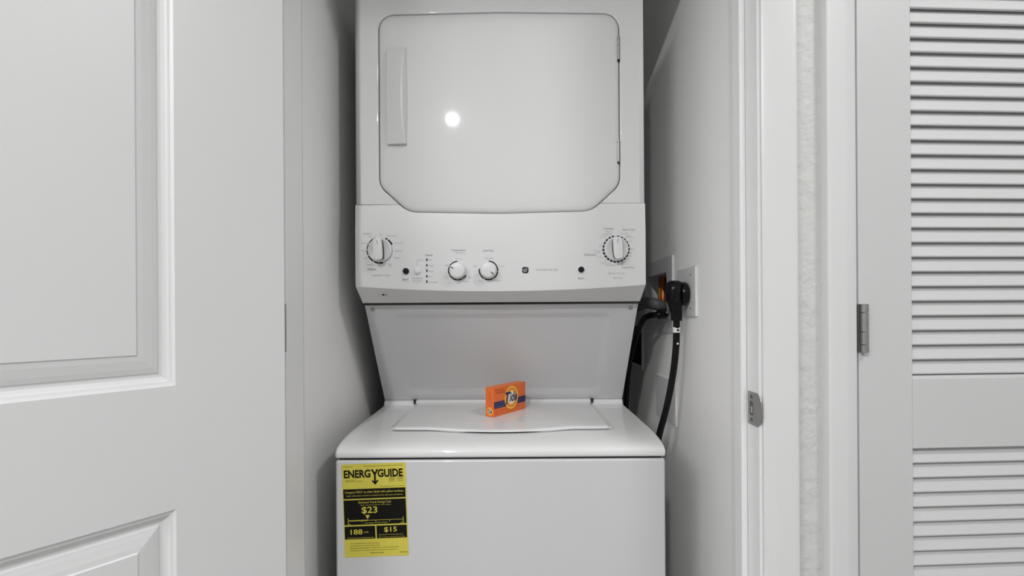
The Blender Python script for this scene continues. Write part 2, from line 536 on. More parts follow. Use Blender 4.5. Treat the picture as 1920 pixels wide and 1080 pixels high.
# lid
lhw = 0.252
ly0, ly1 = 1.140, 1.434
lm = MB()
N = 40
def lidfront(t):   # t in -1..1 : bowed pull lip in the middle
    return ly0 - 0.004 * (1 - t * t) - 0.021 * max(0, 1 - (t / 0.62) ** 2) ** 1.2
secs = [(-0.0065, 0.004), (-0.0060, 0.0), (-0.0035, -0.0025), (-0.0012, -0.0010), (0.0, 0.005)]
def lidz(y):
    return 0.9065 + (y - ly0) * 0.010
cols = []
for i in range(N + 1):
    t = -1 + 2 * i / N
    x = X0 + lhw * t
    ef = 0.010 * max(0, abs(t) - 0.955) / 0.045
    yf = lidfront(t) + ef
    drop = 0.0020 * max(0, 1 - (t / 0.62) ** 2)
    sd = 0.004 * (max(0, abs(t) - 0.97) / 0.03) ** 2
    lift_ = 0.0046 * max(0, 1 - (t / 0.36) ** 2) ** 0.5 if abs(t) < 0.36 else 0
    c_ = [(x, yf + 0.012, 0.8960 + lift_)]
    for dz, dy in secs:
        c_.append((x, yf + dy, lidz(yf) + dz * 1.25 - drop * (1 if dz > -0.004 else 1.4) - sd + (lift_ * 0.8 if dz < -0.004 else 0)))
    for s_ in (0.03, 0.08, 0.2, 0.6, 1.0):
        yy = yf + 0.005 + (ly1 - yf - 0.005) * s_
        c_.append((x, yy, lidz(yy) - drop * max(0, 1 - s_ / 0.2) - sd))
    c_.append((x, ly1, 0.8990))
    cols.append(c_)
for i in range(N):
    for j in range(len(cols[0]) - 1):
        lm.quad(cols[i][j], cols[i + 1][j], cols[i + 1][j + 1], cols[i][j + 1])
lm.add(cols[0], [tuple(range(len(cols[0])))]); lm.add(cols[-1], [tuple(range(len(cols[0])))[::-1]])
lid = lm.build('lid', M['enamel'], lc, smooth=True, angle=50)
# hinge cover strip and dark hinge notches at the back of the lid
MB().box(X0 - lhw + 0.004, X0 + lhw - 0.004, 1.432, 1.450, 0.902, 0.9165).build('lid_hinge_strip', M['enamel'], lid, bevel=0.004)
for s_ in (-1, 1):
    MB().prism([(X0 + s_ * (lhw + 0.002), 0.9035), (X0 + s_ * (lhw - 0.003), 0.9035), (X0 + s_ * (lhw - 0.005), 0.9175), (X0 + s_ * (lhw + 0.004), 0.9175)], 'y', 1.4385, 1.4425).build('hinge_notch', M['gap'], lc)
# dark finger gap under the pull lip
fg = MB()
for i in range(20):
    t0, t1_ = -0.34 + 0.68 * i / 20, -0.34 + 0.68 * (i + 1) / 20
    def gp(t):
        y_ = lidfront(t) + 0.0055
        return y_
    fg.add([(X0 + lhw * t0, gp(t0), 0.8935), (X0 + lhw * t1_, gp(t1_), 0.8935), (X0 + lhw * t1_, gp(t1_), 0.9010), (X0 + lhw * t0, gp(t0), 0.9010)], [(0, 1, 2, 3)])
fg.build('finger_gap', M['gap'], lc)

# slanted back panel
pbY, pbZ = 1.450, 0.9135
ptY, ptZ = 1.2555, P(940, 567, 1.2445).z - 0.0010
pv = Vector((0, ptY - pbY, ptZ - pbZ))
pl = pv.length
pu = pv.normalized()
pn = Vector((0, -pu.z, pu.y))           # towards the room
def pp(a, b, d):
    q = Vector((X0, pbY, pbZ)) + Vector((a, 0, 0)) + pu * b + pn * d
    return (q.x, q.y, q.z)
bp_ = MB()
def rr(hw, b0, b1, r, seg=6):
    pts = []
    for cx_, cb_, st in ((hw - r, b0 + r, -90), (hw - r, b1 - r, 0), (-hw + r, b1 - r, 90), (-hw + r, b0 + r, 180)):
        for k in range(seg + 1):
            a_ = math.radians(st + 90 * k / seg)
            pts.append((cx_ + r * math.cos(a_), cb_ + r * math.sin(a_)))
    return pts
loops = [(rr(HW, 0, pl, 0.0005), -0.012), (rr(HW, 0, pl, 0.0005), -0.0015), (rr(HW - 0.0015, 0.0015, pl - 0.0015, 0.001), 0.0),
         (rr(HW - 0.062, 0.020, pl - 0.030, 0.025), 0.0), (rr(HW - 0.066, 0.024, pl - 0.034, 0.022), -0.0008), (rr(HW - 0.080, 0.038, pl - 0.048, 0.014), -0.0056), (rr(HW - 0.084, 0.042, pl - 0.052, 0.012), -0.006)]
n = len(loops[0][0])
base = len(bp_.v)
for L_, d in loops:
    bp_.v += [pp(a_, b_, d) for a_, b_ in L_]
for i in range(len(loops) - 1):
    for k in range(n):
        bp_.f.append((i * n + k, i * n + (k + 1) % n, (i + 1) * n + (k + 1) % n, (i + 1) * n + k))
bp_.f.append(tuple((len(loops) - 1) * n + k for k in range(n)))
bp_.f.append(tuple(range(n))[::-1])
bpan = bp_.build('back_panel', M['enamel_panel'], lc, smooth=True, angle=35)
for s_ in (-1, 1):
    c = Vector(pp(s_ * (HW - 0.018), pl - 0.017, 0.0))
    MB().lathe([(0.0052, -0.001), (0.0052, 0.0012), (0.0040, 0.0024), (0.0, 0.0026)], c, pn, 20).build('screw', M['steel'], bpan, smooth=True)
MB().box(X0 - HW + 0.015, X0 + HW - 0.015, 1.475, 1.77, 0.910, 1.235).build('rear_support', M['enamel_panel'], lc)

# ---- dryer
MB().box(X0 - HW + 0.002, X0 + HW - 0.002, 1.2465, 1.262, ptZ - 0.004, ptZ + 0.002).build('panel_joint', M['gap'], lc)
zs_seam = P(700, 384, YD).z            # seam between fascia and control panel
zd_top = 1.915
Yc = YD - 0.003                        # control face
z_cr = P(940, 432, Yc).z
z_bt = P(700, 537, Yc).z
z_btm = P(940, 546, Yc).z
z_ch = P(940, 567.0, 1.2445).z
MB().box(xa + 0.002, xb - 0.002, YD + 0.035, 1.80, z_ch + 0.012, zd_top).build('dryer_cabinet', M['enamel_panel'], lc, bevel=0.004)

# door outline in (x, z), clockwise from lower left
def D(x, y):
    q = P(x, y, YD)
    return (q.x, q.z)
cxm = (D(711, 200)[0] + D(1161, 200)[0]) / 2
hwd = (D(1161, 200)[0] - D(711, 200)[0]) / 2
zt_d, zb_d = D(936, 23.5)[1], D(936, 400)[1]
def fillet(pts, rs, seg=10):
    out = []
    n_ = len(pts)
    for i in range(n_):
        p = Vector(pts[i]); a_ = Vector(pts[i - 1]); b_ = Vector(pts[(i + 1) % n_])
        da, db = (a_ - p).normalized(), (b_ - p).normalized()
        ang = da.angle(db)
        tl = rs[i] / math.tan(ang / 2)
        p0, p1 = p + da * tl, p + db * tl
        bis = (da + db).normalized()
        cc = p + bis * (rs[i] / math.sin(ang / 2))
        a0 = math.atan2(p0.y - cc.y, p0.x - cc.x); a1 = math.atan2(p1.y - cc.y, p1.x - cc.x)
        d = (a1 - a0 + math.pi) % (2 * math.pi) - math.pi
        for k in range(seg + 1):
            t = a0 + d * k / seg
            out.append((cc.x + rs[i] * math.cos(t), cc.y + rs[i] * math.sin(t)))
    return out
cxl, cxr = cxm - hwd, cxm + hwd
zc1 = D(711, 348)[1]; xc1 = D(766, 396)[0] - cxl
zsd = zb_d + 0.0045
raw = [(cxl, zc1), (cxl, zt_d - 0.005), (cxm, zt_d), (cxr, zt_d - 0.005), (cxr, zc1), (cxr - xc1, zsd), (cxm, zb_d), (cxl + xc1, zsd)]
rad = [0.040, 0.036, 0.6, 0.036, 0.040, 0.060, 0.5, 0.060]
outline = fillet(raw, rad, 10)
def offs(pts, d):
    n_ = len(pts)
    out = []
    for i in range(n_):
        a_ = Vector(pts[i - 1]); b_ = Vector(pts[(i + 1) % n_])
        t = (b_ - a_).normalized()
        nrm = Vector((-t.y, t.x))       # clockwise outline in x,z: left normal is outward
        out.append((pts[i][0] + nrm.x * d, pts[i][1] + nrm.y * d))
    return out
# test orientation
ar = sum(outline[i - 1][0] * outline[i][1] - outline[i][0] * outline[i - 1][1] for i in range(len(outline)))
if ar > 0:
    outline.reverse()
hole = offs(outline, 0.0016)
# door slab: rings of (inset, y)
dm = MB()
dr = [(0.0, YD + 0.022), (0.0, YD + 0.004), (0.0015, YD + 0.0005), (0.005, YD - 0.0020), (0.012, YD - 0.0035), (0.026, YD - 0.0048)]
n = len(outline)
for ins, yy in dr:
    dm.v += [(p[0], yy, p[1]) for p in offs(outline, -ins)]
for i in range(len(dr) - 1):
    for k in range(n):
        dm.f.append((i * n + k, i * n + (k + 1) % n, (i + 1) * n + (k + 1) % n, (i + 1) * n + k))
i0 = (len(dr) - 1) * n
cc = len(dm.v)
inner = offs(outline, -0.026)
NF = ((0.85, YD - 0.0062), (0.6, YD - 0.0078), (0.3, YD - 0.0090))
for fac, yy in NF:
    zm_ = (zt_d + zb_d) / 2
    dm.v += [(cxm + (p[0] - cxm) * fac, yy, zm_ + (p[1] - zm_) * fac) for p in inner]
dm.v.append((cxm, YD - 0.0093, (zt_d + zb_d) / 2))
for i in range(len(dr) - 1, len(dr) - 1 + len(NF)):
    for k in range(n):
        dm.f.append((i * n + k, i * n + (k + 1) % n, (i + 1) * n + (k + 1) % n, (i + 1) * n + k))
last = (len(dr) - 1 + len(NF)) * n
for k in range(n):
    dm.f.append((last + k, last + (k + 1) % n, len(dm.v) - 1))
dm.f.append(tuple(range(n))[::-1])
ddoor = dm.build('dryer_door', M['enamel'], lc, smooth=True, angle=50, tri=True)
# dark seal behind the gap
MB().prism(offs(outline, 0.012), 'y', YD + 0.024, YD + 0.034).build('door_seal', M['gap'], lc, tri=True)
# fascia: inverted U above the seam, following the door opening
zf = zs_seam
top_part = [p for p in hole if p[1] > zf]
# rotate so that the run is contiguous, from left-bottom up and over to right-bottom
idx = [i for i, p in enumerate(hole) if p[1] > zf]
st = next(i for i in idx if hole[i - 1][1] <= zf)
run_top = []
i = st
while hole[i % n][1] > zf:
    run_top.append(hole[i % n]); i += 1
run_bot = []
while hole[i % n][1] <= zf:
    run_bot.append(hole[i % n]); i += 1
def cross(p, q):
    t = (zf - p[1]) / (q[1] - p[1])
    return (p[0] + (q[0] - p[0]) * t, zf)
i1 = hole.index(run_top[0])
pL = cross(hole[i1 - 1], run_top[0])
pR = cross(run_top[-1], run_bot[0])
if pL[0] > pR[0]:
    run_top.reverse(); run_bot.reverse(); pL, pR = pR, pL
g = 0.0006
fpts = [(xa, zf + g), (pL[0], zf + g)] + run_top + [(pR[0], zf + g), (xb, zf + g), (xb, zd_top), (xa, zd_top)]
fm = MB()
fm.prism(fpts, 'y', YD, YD + 0.036)
fo = fm.build('fascia', M['enamel'], lc, bevel=0.015, bseg=5, angle=50, tri=False)
fo.modifiers['bevel'].limit_method = 'WEIGHT'
bw_ = fo.data.attributes.new('bevel_weight_edge', 'FLOAT', 'EDGE')
for e_ in fo.data.edges:
    p_, q_ = fo.data.vertices[e_.vertices[0]].co, fo.data.vertices[e_.vertices[1]].co
    if abs(p_.y - YD) > 1e-4 or abs(q_.y - YD) > 1e-4:
        wgt = 0.0
    elif abs(p_.z - q_.z) < 1e-5 and p_.z < zf + 0.002:
        wgt = 0.06
    elif abs(p_.x - q_.x) < 1e-5 and (abs(p_.x - xa) < 1e-4 or abs(p_.x - xb) < 1e-4) or p_.z > zd_top - 1e-4 and q_.z > zd_top - 1e-4:
        wgt = 1.0
    else:
        wgt = 0.20
    bw_.data[e_.index].value = wgt
# control panel
cp = MB()
NC = 24
def ytop(z):
    return Yc + (YD - Yc) * max(0, (z - z_cr) / (zf - z_cr))
up = [(xa, zf - g), (pL[0], zf - g)] + run_bot[::-1] + [(pR[0], zf - g), (xb, zf - g)]
crx = [xb + (xa - xb) * k / NC for k in range(NC + 1)]
poly = [(x, ytop(z), z) for x, z in up] + [(x, Yc, z_cr) for x in crx]
cp.add(poly, [tuple(range(len(poly)))])
back = 1.262
rows = []
def bow(x, e, mid):
    t = (x - X0) / HW
    return e + (mid - e) * (1 - t * t)
for x in crx:
    rows.append([(x, Yc, z_cr), (x, Yc, bow(x, z_bt, z_btm) + 0.006), (x, Yc + 0.0015, bow(x, z_bt, z_btm)), (x, 1.2430, z_ch + 0.0005), (x, back, z_ch + 0.0005), (x, back, zf - 0.05)])
for i in range(NC):
    for j in range(5):
        cp.quad(rows[i][j], rows[i + 1][j], rows[i + 1][j + 1], rows[i][j + 1])
for x in (xa, xb):
    r_ = rows[0] if x == xb else rows[-1]
    cp.add([(x, ytop(zf - g), zf - g)] + r_[:5] + [(x, back, zf - g)], [tuple(range(7))])
# top return along the seam and the door opening
for k in range(len(up) - 1):
    a_, b_ = up[k], up[k + 1]
    cp.quad((a_[0], ytop(a_[1]), a_[1]), (b_[0], ytop(b_[1]), b_[1]), (b_[0], YD + 0.03, b_[1]), (a_[0], YD + 0.03, a_[1]))
bmv = cp.build('control_panel', M['plastic'], lc)
bm = bmesh.new(); bm.from_mesh(bmv.data)
bmesh.ops.remove_doubles(bm, verts=bm.verts, dist=1e-5)
bmesh.ops.triangulate(bm, faces=[f for f in bm.faces if len(f.verts) > 4])
bmesh.ops.recalc_face_normals(bm, faces=bm.faces)
bm.to_mesh(bmv.data); bm.free()
for p in bmv.data.polygons: p.use_smooth = True
bmv.data.set_sharp_from_angle(angle=math.radians(20))
cpanel = bmv

# door handle
hx0 = P(727, 180, YD).x
hz1, hz0 = P(740, 95, YD).z, P(740, 273, YD).z
hm = MB()
NZ = 28
cols = []
for i in range(NZ + 1):
    t = i / NZ
    zz = hz0 + (hz1 - hz0) * t
    arch = math.sin(math.pi * t) ** 0.7 if 0 < t < 1 else 0
    yb_ = YD - 0.0010
    pr = 0.015 + 0.013 * arch
    xf = (763.0 - 6.0 * arch - CX) / F * (yb_ - pr)
    xb_ = (765.5 + 3.5 * arch - CX) / F * yb_
    pl_ = 0.010 + 0.006 * arch
    cols.append([(hx0, yb_, zz), (hx0 + 0.0005, yb_ - pl_ + 0.002, zz), (hx0 + 0.002, yb_ - pl_, zz), (hx0 + (xf - hx0) * 0.5, yb_ - (pl_ + pr) / 2 - 0.001, zz), (xf - 0.004, yb_ - pr, zz), (xf - 0.001, yb_ - pr + 0.0003, zz),
                 (xf + 0.0005, yb_ - pr + 0.002, zz), (xf + (xb_ - xf) * 0.6, yb_ - pr * 0.5, zz), (xb_, yb_, zz)])
for i in range(NZ):
    for j in range(len(cols[0]) - 1):
        hm.quad(cols[i][j], cols[i + 1][j], cols[i + 1][j + 1], cols[i][j + 1])
hm.add(cols[0], [tuple(range(9))]); hm.add(cols[-1], [tuple(range(9))[::-1]])
hm.build('handle', M['plastic'], ddoor, smooth=True, angle=35)
# door hinges
for ya, yb2 in ((68, 112), (262, 304)):
    a_, b_ = P(1158.5, ya, YD - 0.001), P(1159.5, yb2, YD - 0.001)
    hm = MB()
    L_ = (a_ - b_).length
    hm.lathe([(0.0025, 0), (0.0034, 0.001), (0.0034, L_ * 0.86), (0.0026, L_ * 0.865), (0.0026, L_ * 0.88), (0.0036, L_ * 0.885), (0.0036, L_ - 0.001), (0.002, L_)], (b_.x, YD - 0.001, b_.z), (0, 0, 1), 16)
    hg = hm.build('hinge', M['steel'], ddoor, smooth=True)
    MB().lathe([(0.0030, 0), (0.0030, 0.004)], (b_.x, YD - 0.001, b_.z - 0.004), (0, 0, 1), 12).build('hinge_pin', M['ink'], hg)

# ---- controls
E, W = (1, 0, 0), (0, 0, 1)
SC = Yc / F          # metres per pixel on the control face
PL = 0.00035
def on(x, y):
    return P(x, y, Yc)
def printer(lift=PL):
    return Print((0, Yc, 0), E, W, lift)
def ptxt(pr, txt, x, y, wpx, hpx, shear=0.0):
    c = on(x, y)
    pr.text(txt, c.x - wpx * SC / 2, c.x + wpx * SC / 2, c.z - hpx * SC / 2, c.z + hpx * SC / 2, shear)

def big_knob(x, y, ptr, side):
    c = on(x, y)
    dark = Print((0, Yc, 0), E, W, PL)
    k = empty('cycle_knob', c)
    parent_keep(k, lc)
    prof = [(22.5 * SC, 0.0), (22.5 * SC, 0.006), (21.5 * SC, 0.0085), (20.0 * SC, 0.0095), (19.0 * SC, 0.0090), (0.0, 0.0085)]
    km = MB().lathe(prof, c, (0, -1, 0), 48)
    km.build('dial', M['plastic'], k, smooth=True, angle=40)
    # raised grip, slightly tilted
    gm = MB()
    gl, gw = 20.5 * SC, 8.6 * SC
    out = []
    for kk in range(28):
        a_ = 2 * math.pi * kk / 28
        ca, sa = math.cos(a_), math.sin(a_)
        out.append((gw * math.copysign(abs(ca) ** 0.45, ca), gl * math.copysign(abs(sa) ** 0.45, sa)))
    rot = math.radians(ptr)
    def gpnt(a_, b_, d, f_):
        a_, b_ = a_ * f_, b_ * f_
        return (c.x + a_ * math.cos(rot) - b_ * math.sin(rot), c.y - d, c.z + a_ * math.sin(rot) + b_ * math.cos(rot))
    def loft(lv, nm, m_):
        gm = MB()
        for f_, d in lv:
            gm.v += [gpnt(a_, b_, d, f_) for a_, b_ in out]
        for i_ in range(len(lv) - 1):
            for kk in range(28):
                gm.f.append((i_ * 28 + kk, i_ * 28 + (kk + 1) % 28, (i_ + 1) * 28 + (kk + 1) % 28, (i_ + 1) * 28 + kk))
        gm.f.append(tuple((len(lv) - 1) * 28 + kk for kk in range(28)))
        gm.f.append(tuple(range(28))[::-1])
        gm.build(nm, m_, k, smooth=True, angle=40)
    loft([(0.96, 0.006), (0.96, 0.0225)], 'grip_core', M['ink'])
    loft([(1.0, 0.0215), (1.0, 0.0245), (0.95, 0.0258), (0.86, 0.0262)], 'grip', M['plastic'])
    MB().lathe([(22.9 * SC, 0.0), (22.9 * SC, 0.0042), (22.4 * SC, 0.0050)], c, (0, -1, 0), 48).build('rim', M['chrome'], k, smooth=True, angle=40)
    ln = Print((0, c.y - 0.0262, 0), E, W, 0.0002)
    for tt in (0,):
        a0, b0 = gpnt(side * gw * 0.15, gl * 0.42, 0, 1), gpnt(side * -gw * 0.10, gl * 0.80, 0, 1)
        ln.poly([(a0[0] - 0.0006, a0[2]), (a0[0] + 0.0006, a0[2]), (b0[0] + 0.0006, b0[2]), (b0[0] - 0.0006, b0[2])])
    ln.build('pointer_line', M['greyink'], k)
    return c

def ring_dashes(c, r0, r1, segs, name, m, ring_parent):
    pr = printer()
    for a0, a1 in segs:
        pr.ring(c.x, c.z, r0 * SC, r1 * SC, math.radians(a0), math.radians(a1), 96)
    return pr.build(name, m, ring_parent, kind='stuff')

c1 = big_knob(713, 469, 3, 1)
ring_dashes(c1, 23.0, 25.6, [(110, 148), (152, 176), (180, 200), (205, 236), (240, 262), (264, 282), (24, 52), (56, 66)], 'dial_ring', M['ink'], cpanel)
c2 = big_knob(1155, 467, 4, -1)
segs2 = []
a_ = -262
while a_ < 84:
    segs2.append((a_, a_ + 11)); a_ += 16
ring_dashes(c2, 23.0, 25.6, segs2, 'dial_ring', M['ink'], cpanel)

def small_knob(x, y, ang):
    c = on(x, y)
    k = empty('selector_knob', c)
    parent_keep(k, lc)
    prof = [(16.0 * SC, 0.0), (16.0 * SC, 0.004), (15.2 * SC, 0.010), (14.4 * SC, 0.0175), (13.4 * SC, 0.0195), (11.5 * SC, 0.0203), (0, 0.0206)]
    MB().lathe(prof, c, (0, -1, 0), 48).build('dial', M['plastic'], k, smooth=True, angle=40)
    ln = Print((0, c.y - 0.0207, 0), E, W, 0.0003)
    t = math.radians(ang)
    e_, n_ = Vector((math.cos(t), math.sin(t))), Vector((-math.sin(t), math.cos(t)))
    q = []
    for r_, s_ in ((7.0, -0.8), (13.0, -0.8), (13.0, 0.8), (7.0, 0.8)):
        v_ = e_ * r_ * SC + n_ * s_ * SC
        q.append((c.x + v_.x, c.z + v_.y))
    ln.poly(q)
    ln.build('pointer_line', M['ink'], k)
    return c
c3 = small_knob(858.5, 507.5, 155)
ring_dashes(c3, 16.3, 18.4, [(92, 148), (152, 205), (208, 264), (267, 300), (302, 330)], 'dial_ring', M['ink'], cpanel)
c4 = small_knob(916, 507, 320)
ring_dashes(c4, 16.3, 18.4, [(-5, 88), (-55, -9), (-115, -59), (170, 240)], 'dial_ring', M['ink'], cpanel)

# push buttons
for (x, y, r_, m_, nm) in ((761.5, 508.5, 5.8, 'ink', 'start_button'), (783, 508, 5.8, 'plastic', 'hold_button'), (1089.5, 505.5, 5.6, 'ink', 'start_button')):
    c = on(x, y)
    bt = MB().lathe([(r_ * SC, -0.001), (r_ * SC, 0.004), (r_ * 0.85 * SC, 0.0055), (0, 0.006)], c, (0, -1, 0), 28).build(nm, M[m_], lc, smooth=True, angle=50)
    MB().lathe([((r_ + 1.1) * SC, -0.001), ((r_ + 1.1) * SC, 0.0012), ((r_ + 0.2) * SC, 0.0016)], c, (0, -1, 0), 28).build('bezel', M['plastic'], bt, smooth=True)

# indicator lamps
for y in (487, 497.5, 507.5, 518, 528):
    c = on(800.5, y)
    MB().box(c.x - 1.1 * SC, c.x + 1.1 * SC, Yc - 0.0008, Yc + 0.001, c.z - 2.3 * SC, c.z + 2.3 * SC).build('indicator_lamp', M['ink'], cpanel)

# lettering
pr = printer()          # darker print
pd = printer()          # grey print
pf = printer()          # pale print
ptxt(pr, 'Whites', 697, 505, 16, 4.2)
ptxt(pd, 'WASHER CYCLES', 714, 516.5, 34, 3.0)
for txt, x, y, w_ in (('Cottons', 688.5, 438, 15), ('Easy Care', 735, 442.5, 18)):
    ptxt(pf, txt, x, y, w_, 3.6)
for txt, x, y, w_ in (('Light', 695, 444, 7), ('Normal', 684, 456, 11), ('Heavy', 681.5, 470, 8), ('Soak', 685.5, 484, 7), ('Regular', 695, 496.5, 11), ('Heavy', 713.5, 500, 9),
                      ('Normal Spin', 748, 455.5, 17), ('Delicate', 747.5, 470, 13), ('Rinse', 744.5, 483.5, 10), ('Rinse', 731.5, 495.5, 8), ('Spin', 732, 499.5, 7), ('Off', 714, 440, 5)):
    ptxt(pd, txt, x, y, w_, 2.6)
ptxt(pr, 'Start', 760, 523.5, 12, 4.6)
ptxt(pf, 'Pull to pause', 760, 528.3, 10, 1.8)
ptxt(pd, 'Hold/Rinse', 782.5, 521.5, 18, 3.2)
ptxt(pf, 'Press to select', 782.5, 525.7, 20, 2.2)
ptxt(pf, 'extra rinse', 782.5, 528.8, 14, 1.8)
ptxt(pr, 'Status', 804.5, 478, 13, 3.8)
for txt, y, w_ in (('Fill', 487.5, 4.5), ('Wash', 498, 8), ('Rinse', 508.3, 8), ('Spin', 518.7, 7), ('Lid Locked', 529, 15)):
    ptxt(pd, txt, 804 + w_ / 2, y, w_, 3.0)
c = on(782.5, 493); q = on(795, 487.5)
pf.rect(c.x - 0.0003, c.x + 0.0003, c.z - 5 * SC, q.z); pf.rect(c.x, q.x, q.z - 0.0003, q.z + 0.0003)
ptxt(pr, 'Temperature', 859.5, 469.5, 27, 4.2)
ptxt(pd, 'Wash/Rinse', 862, 474, 20, 2.2)
ptxt(pr, 'Load Size', 915.5, 469.5, 20, 4.0)
for txt, x, y, w_ in (('Tap Cold', 860, 485.5, 13), ('Cold', 837.5, 497.5, 6.5), ('Cool', 837.5, 519.5, 6.5), ('Warm', 860, 531, 9), ('Warm', 874.5, 528, 8), ('Hot', 880.5, 520, 5),
                      ('Super', 891, 499, 7.5), ('Precise Fill', 917, 484.5, 16), ('Small', 941, 499, 9), ('Large', 901, 526.5, 7.5), ('Medium', 933.5, 526, 12)):
    ptxt(pd, txt, x, y, w_, 2.8)
ptxt(pd, 'WASHER-DRYER', 1025, 506, 42, 3.6)
ptxt(pr, 'Start', 1089.5, 521.5, 11.5, 4.4)
ptxt(pr, 'Cottons', 1141, 428.5, 19, 4.0)
ptxt(pr, 'Easy Care', 1179, 431, 23, 4.4)
ptxt(pr, 'Delicates', 1106.5, 477.5, 22, 4.2)
ptxt(pr, 'Timed Dry', 1177.5, 502, 24, 4.4)
ptxt(pd, 'DRYER CYCLES', 1155.5, 512.8, 31, 3.0)
ptxt(pr, 'Off between', 1158.5, 521, 18, 2.2)
for txt, x, y, w_ in (('More Dry', 1143, 434.5, 12), ('Normal', 1140, 438, 12), ('Energy Saver', 1136, 441, 17), ('Less Dry', 1129.5, 445, 12), ('Damp', 1170.5, 438, 13), ('Less', 1178, 442, 9), ('Energy', 1181, 445, 14),
                      ('Off', 1181.5, 452.5, 5), ('More', 1186, 467, 8), ('60', 1183, 474, 4), ('50', 1181.5, 480, 4), ('40', 1176.5, 486.5, 4), ('30', 1171.5, 491, 4), ('20', 1165.5, 494, 4), ('10', 1159, 495.5, 4),
                      ('Off', 1125, 461, 5), ('Energy', 1120, 470.5, 13), ('Saver', 1121.5, 473.5, 9), ('Less Dry', 1124.5, 482, 12), ('Off', 1135, 488.5, 4), ('Wrinkle Care', 1135.5, 493, 19), ('Extended', 1144, 497, 17)):
    ptxt(pd, txt, x, y, w_, 2.4)
pr.build('dark_lettering', M['greyink'], cpanel, kind='stuff')
pd.build('grey_lettering', M['paleink'], cpanel, kind='stuff')
pf.build('pale_lettering', M['paleink'], cpanel, kind='stuff')
# round monogram emblem
c = on(985, 506.5)
em = Print((0, Yc, 0), E, W, 0.0006)
em.disc(c.x, c.z, 6.6 * SC, 40)
emo = em.build('emblem', M['ink'], lc)
ew = Print((0, Yc, 0), E, W, 0.0011)
for k in range(4):
    a_ = math.radians(45 + 90 * k)
    ew.ring(c.x + 5.3 * SC * math.cos(a_ + 0.75), c.z + 5.3 * SC * math.sin(a_ + 0.75), 0.75 * SC, 1.5 * SC, a_ - 1.2, a_ + 2.2, 20)
ew.text('GE', c.x - 3.9 * SC, c.x + 3.9 * SC, c.z - 2.9 * SC, c.z + 2.9 * SC, 0.35)
ew.build('emblem_monogram', M['white'], emo, kind='stuff')
# small stamped mark under the control face
tA = (z_bt + z_ch) / 2
ch0 = Vector((0, Yc + 0.0015, bow(P(718, 553, Yc).x, z_bt, z_btm))); ch1 = Vector((0, 1.2430, z_ch))
cm = ch0.lerp(ch1, 0.42)
chu = (ch0 - ch1).normalized()
mk = Print((P(718, 553, cm.y).x, cm.y, cm.z), (1, 0, 0), chu, 0.0006)
mk.text('C', -0.011, -0.007, -0.0022, 0.0022); mk.text('us', 0.006, 0.011, -0.0022, 0.0022)
mk.build('approval_mark', M['greyink'], cpanel, kind='stuff')
mk = Print((P(718, 553, cm.y).x, cm.y, cm.z), (1, 0, 0), chu, 0.0006)
mk.disc(0.001, 0, 0.0032, 16)
mk.build('approval_mark', M['ink'], cpanel)

# ---- yellow energy sticker
TL, TR, BL = P(640.5, 871.0, YWS), P(760.0, 866.5, YWS), P(643.0, 1045.5, YWS)
le = (TR - TL).normalized(); le.y = 0
lw_ = (TR - TL).length
lh = (TL - BL).length
lup = Vector((-le.z, 0, le.x))
def LP(lift):
    return Print((TL.x, YWS, TL.z), le, lup, lift)
def R(p, u0, u1, v0, v1):
    return p.rect(u0 * lw_, u1 * lw_, -v1 * lh, -v0 * lh)
def T(p, txt, u0, u1, v0, v1, off=0.0):
    return p.text(txt, u0 * lw_, u1 * lw_, -v1 * lh, -v0 * lh, 0.0, off)
s0 = LP(0.0006)
R(s0, 0, 1, 0, 1)
sticker = s0.build('energy_label', M['yellow'], lc)
tag(sticker, 'yellow energy rating sticker with black panels')
for nm, u0, u1, v0, v1 in (('heading', 0.012, 0.985, 0.268, 0.372), ('cost', 0.012, 0.985, 0.386, 0.652), ('kwh', 0.012, 0.490, 0.668, 0.805), ('gas', 0.512, 0.985, 0.668, 0.805)):
    q = LP(0.0010); R(q, u0, u1, v0, v1); q.build('black_panel', M['lblack'], sticker)
k_ = LP(0.0010)
T(k_, 'ENERG', 0.030, 0.448, 0.062, 0.150, 0.035); T(k_, 'GUIDE', 0.560, 0.955, 0.062, 0.150, 0.035)
# long-stemmed arrow Y
k_.poly([(0.452 * lw_, -0.062 * lh), (0.487 * lw_, -0.062 * lh), (0.532 * lw_, -0.118 * lh), (0.500 * lw_, -0.118 * lh)])
k_.poly([(0.577 * lw_, -0.062 * lh), (0.545 * lw_, -0.062 * lh), (0.500 * lw_, -0.118 * lh), (0.532 * lw_, -0.118 * lh)])
R(k_, 0.502, 0.530, 0.115, 0.215)
k_.poly([(0.516 * lw_, -0.228 * lh), (0.462 * lw_, -0.186 * lh), (0.478 * lw_, -0.176 * lh), (0.516 * lw_, -0.204 * lh), (0.554 * lw_, -0.176 * lh), (0.570 * lw_, -0.186 * lh)])
T(k_, 'U.S. Government', 0.03, 0.17, 0.022, 0.032); T(k_, 'Federal law prohibits removal of this label before consumer purchase.', 0.35, 0.955, 0.022, 0.034)
T(k_, 'Clothes Washer', 0.05, 0.20, 0.166, 0.176); T(k_, 'Capacity Class: Standard', 0.05, 0.31, 0.182, 0.194)
for j, tx in enumerate(('GENERAL', 'Models', 'Capacity', 'cubic feet')):
    T(k_, tx, 0.73, 0.83, 0.150 + j * 0.013, 0.159 + j * 0.013); T(k_, tx, 0.865, 0.96, 0.150 + j * 0.013, 0.159 + j * 0.013)
T(k_, 'Estimated Yearly Energy Cost label', 0.60, 0.965, 0.243, 0.254)
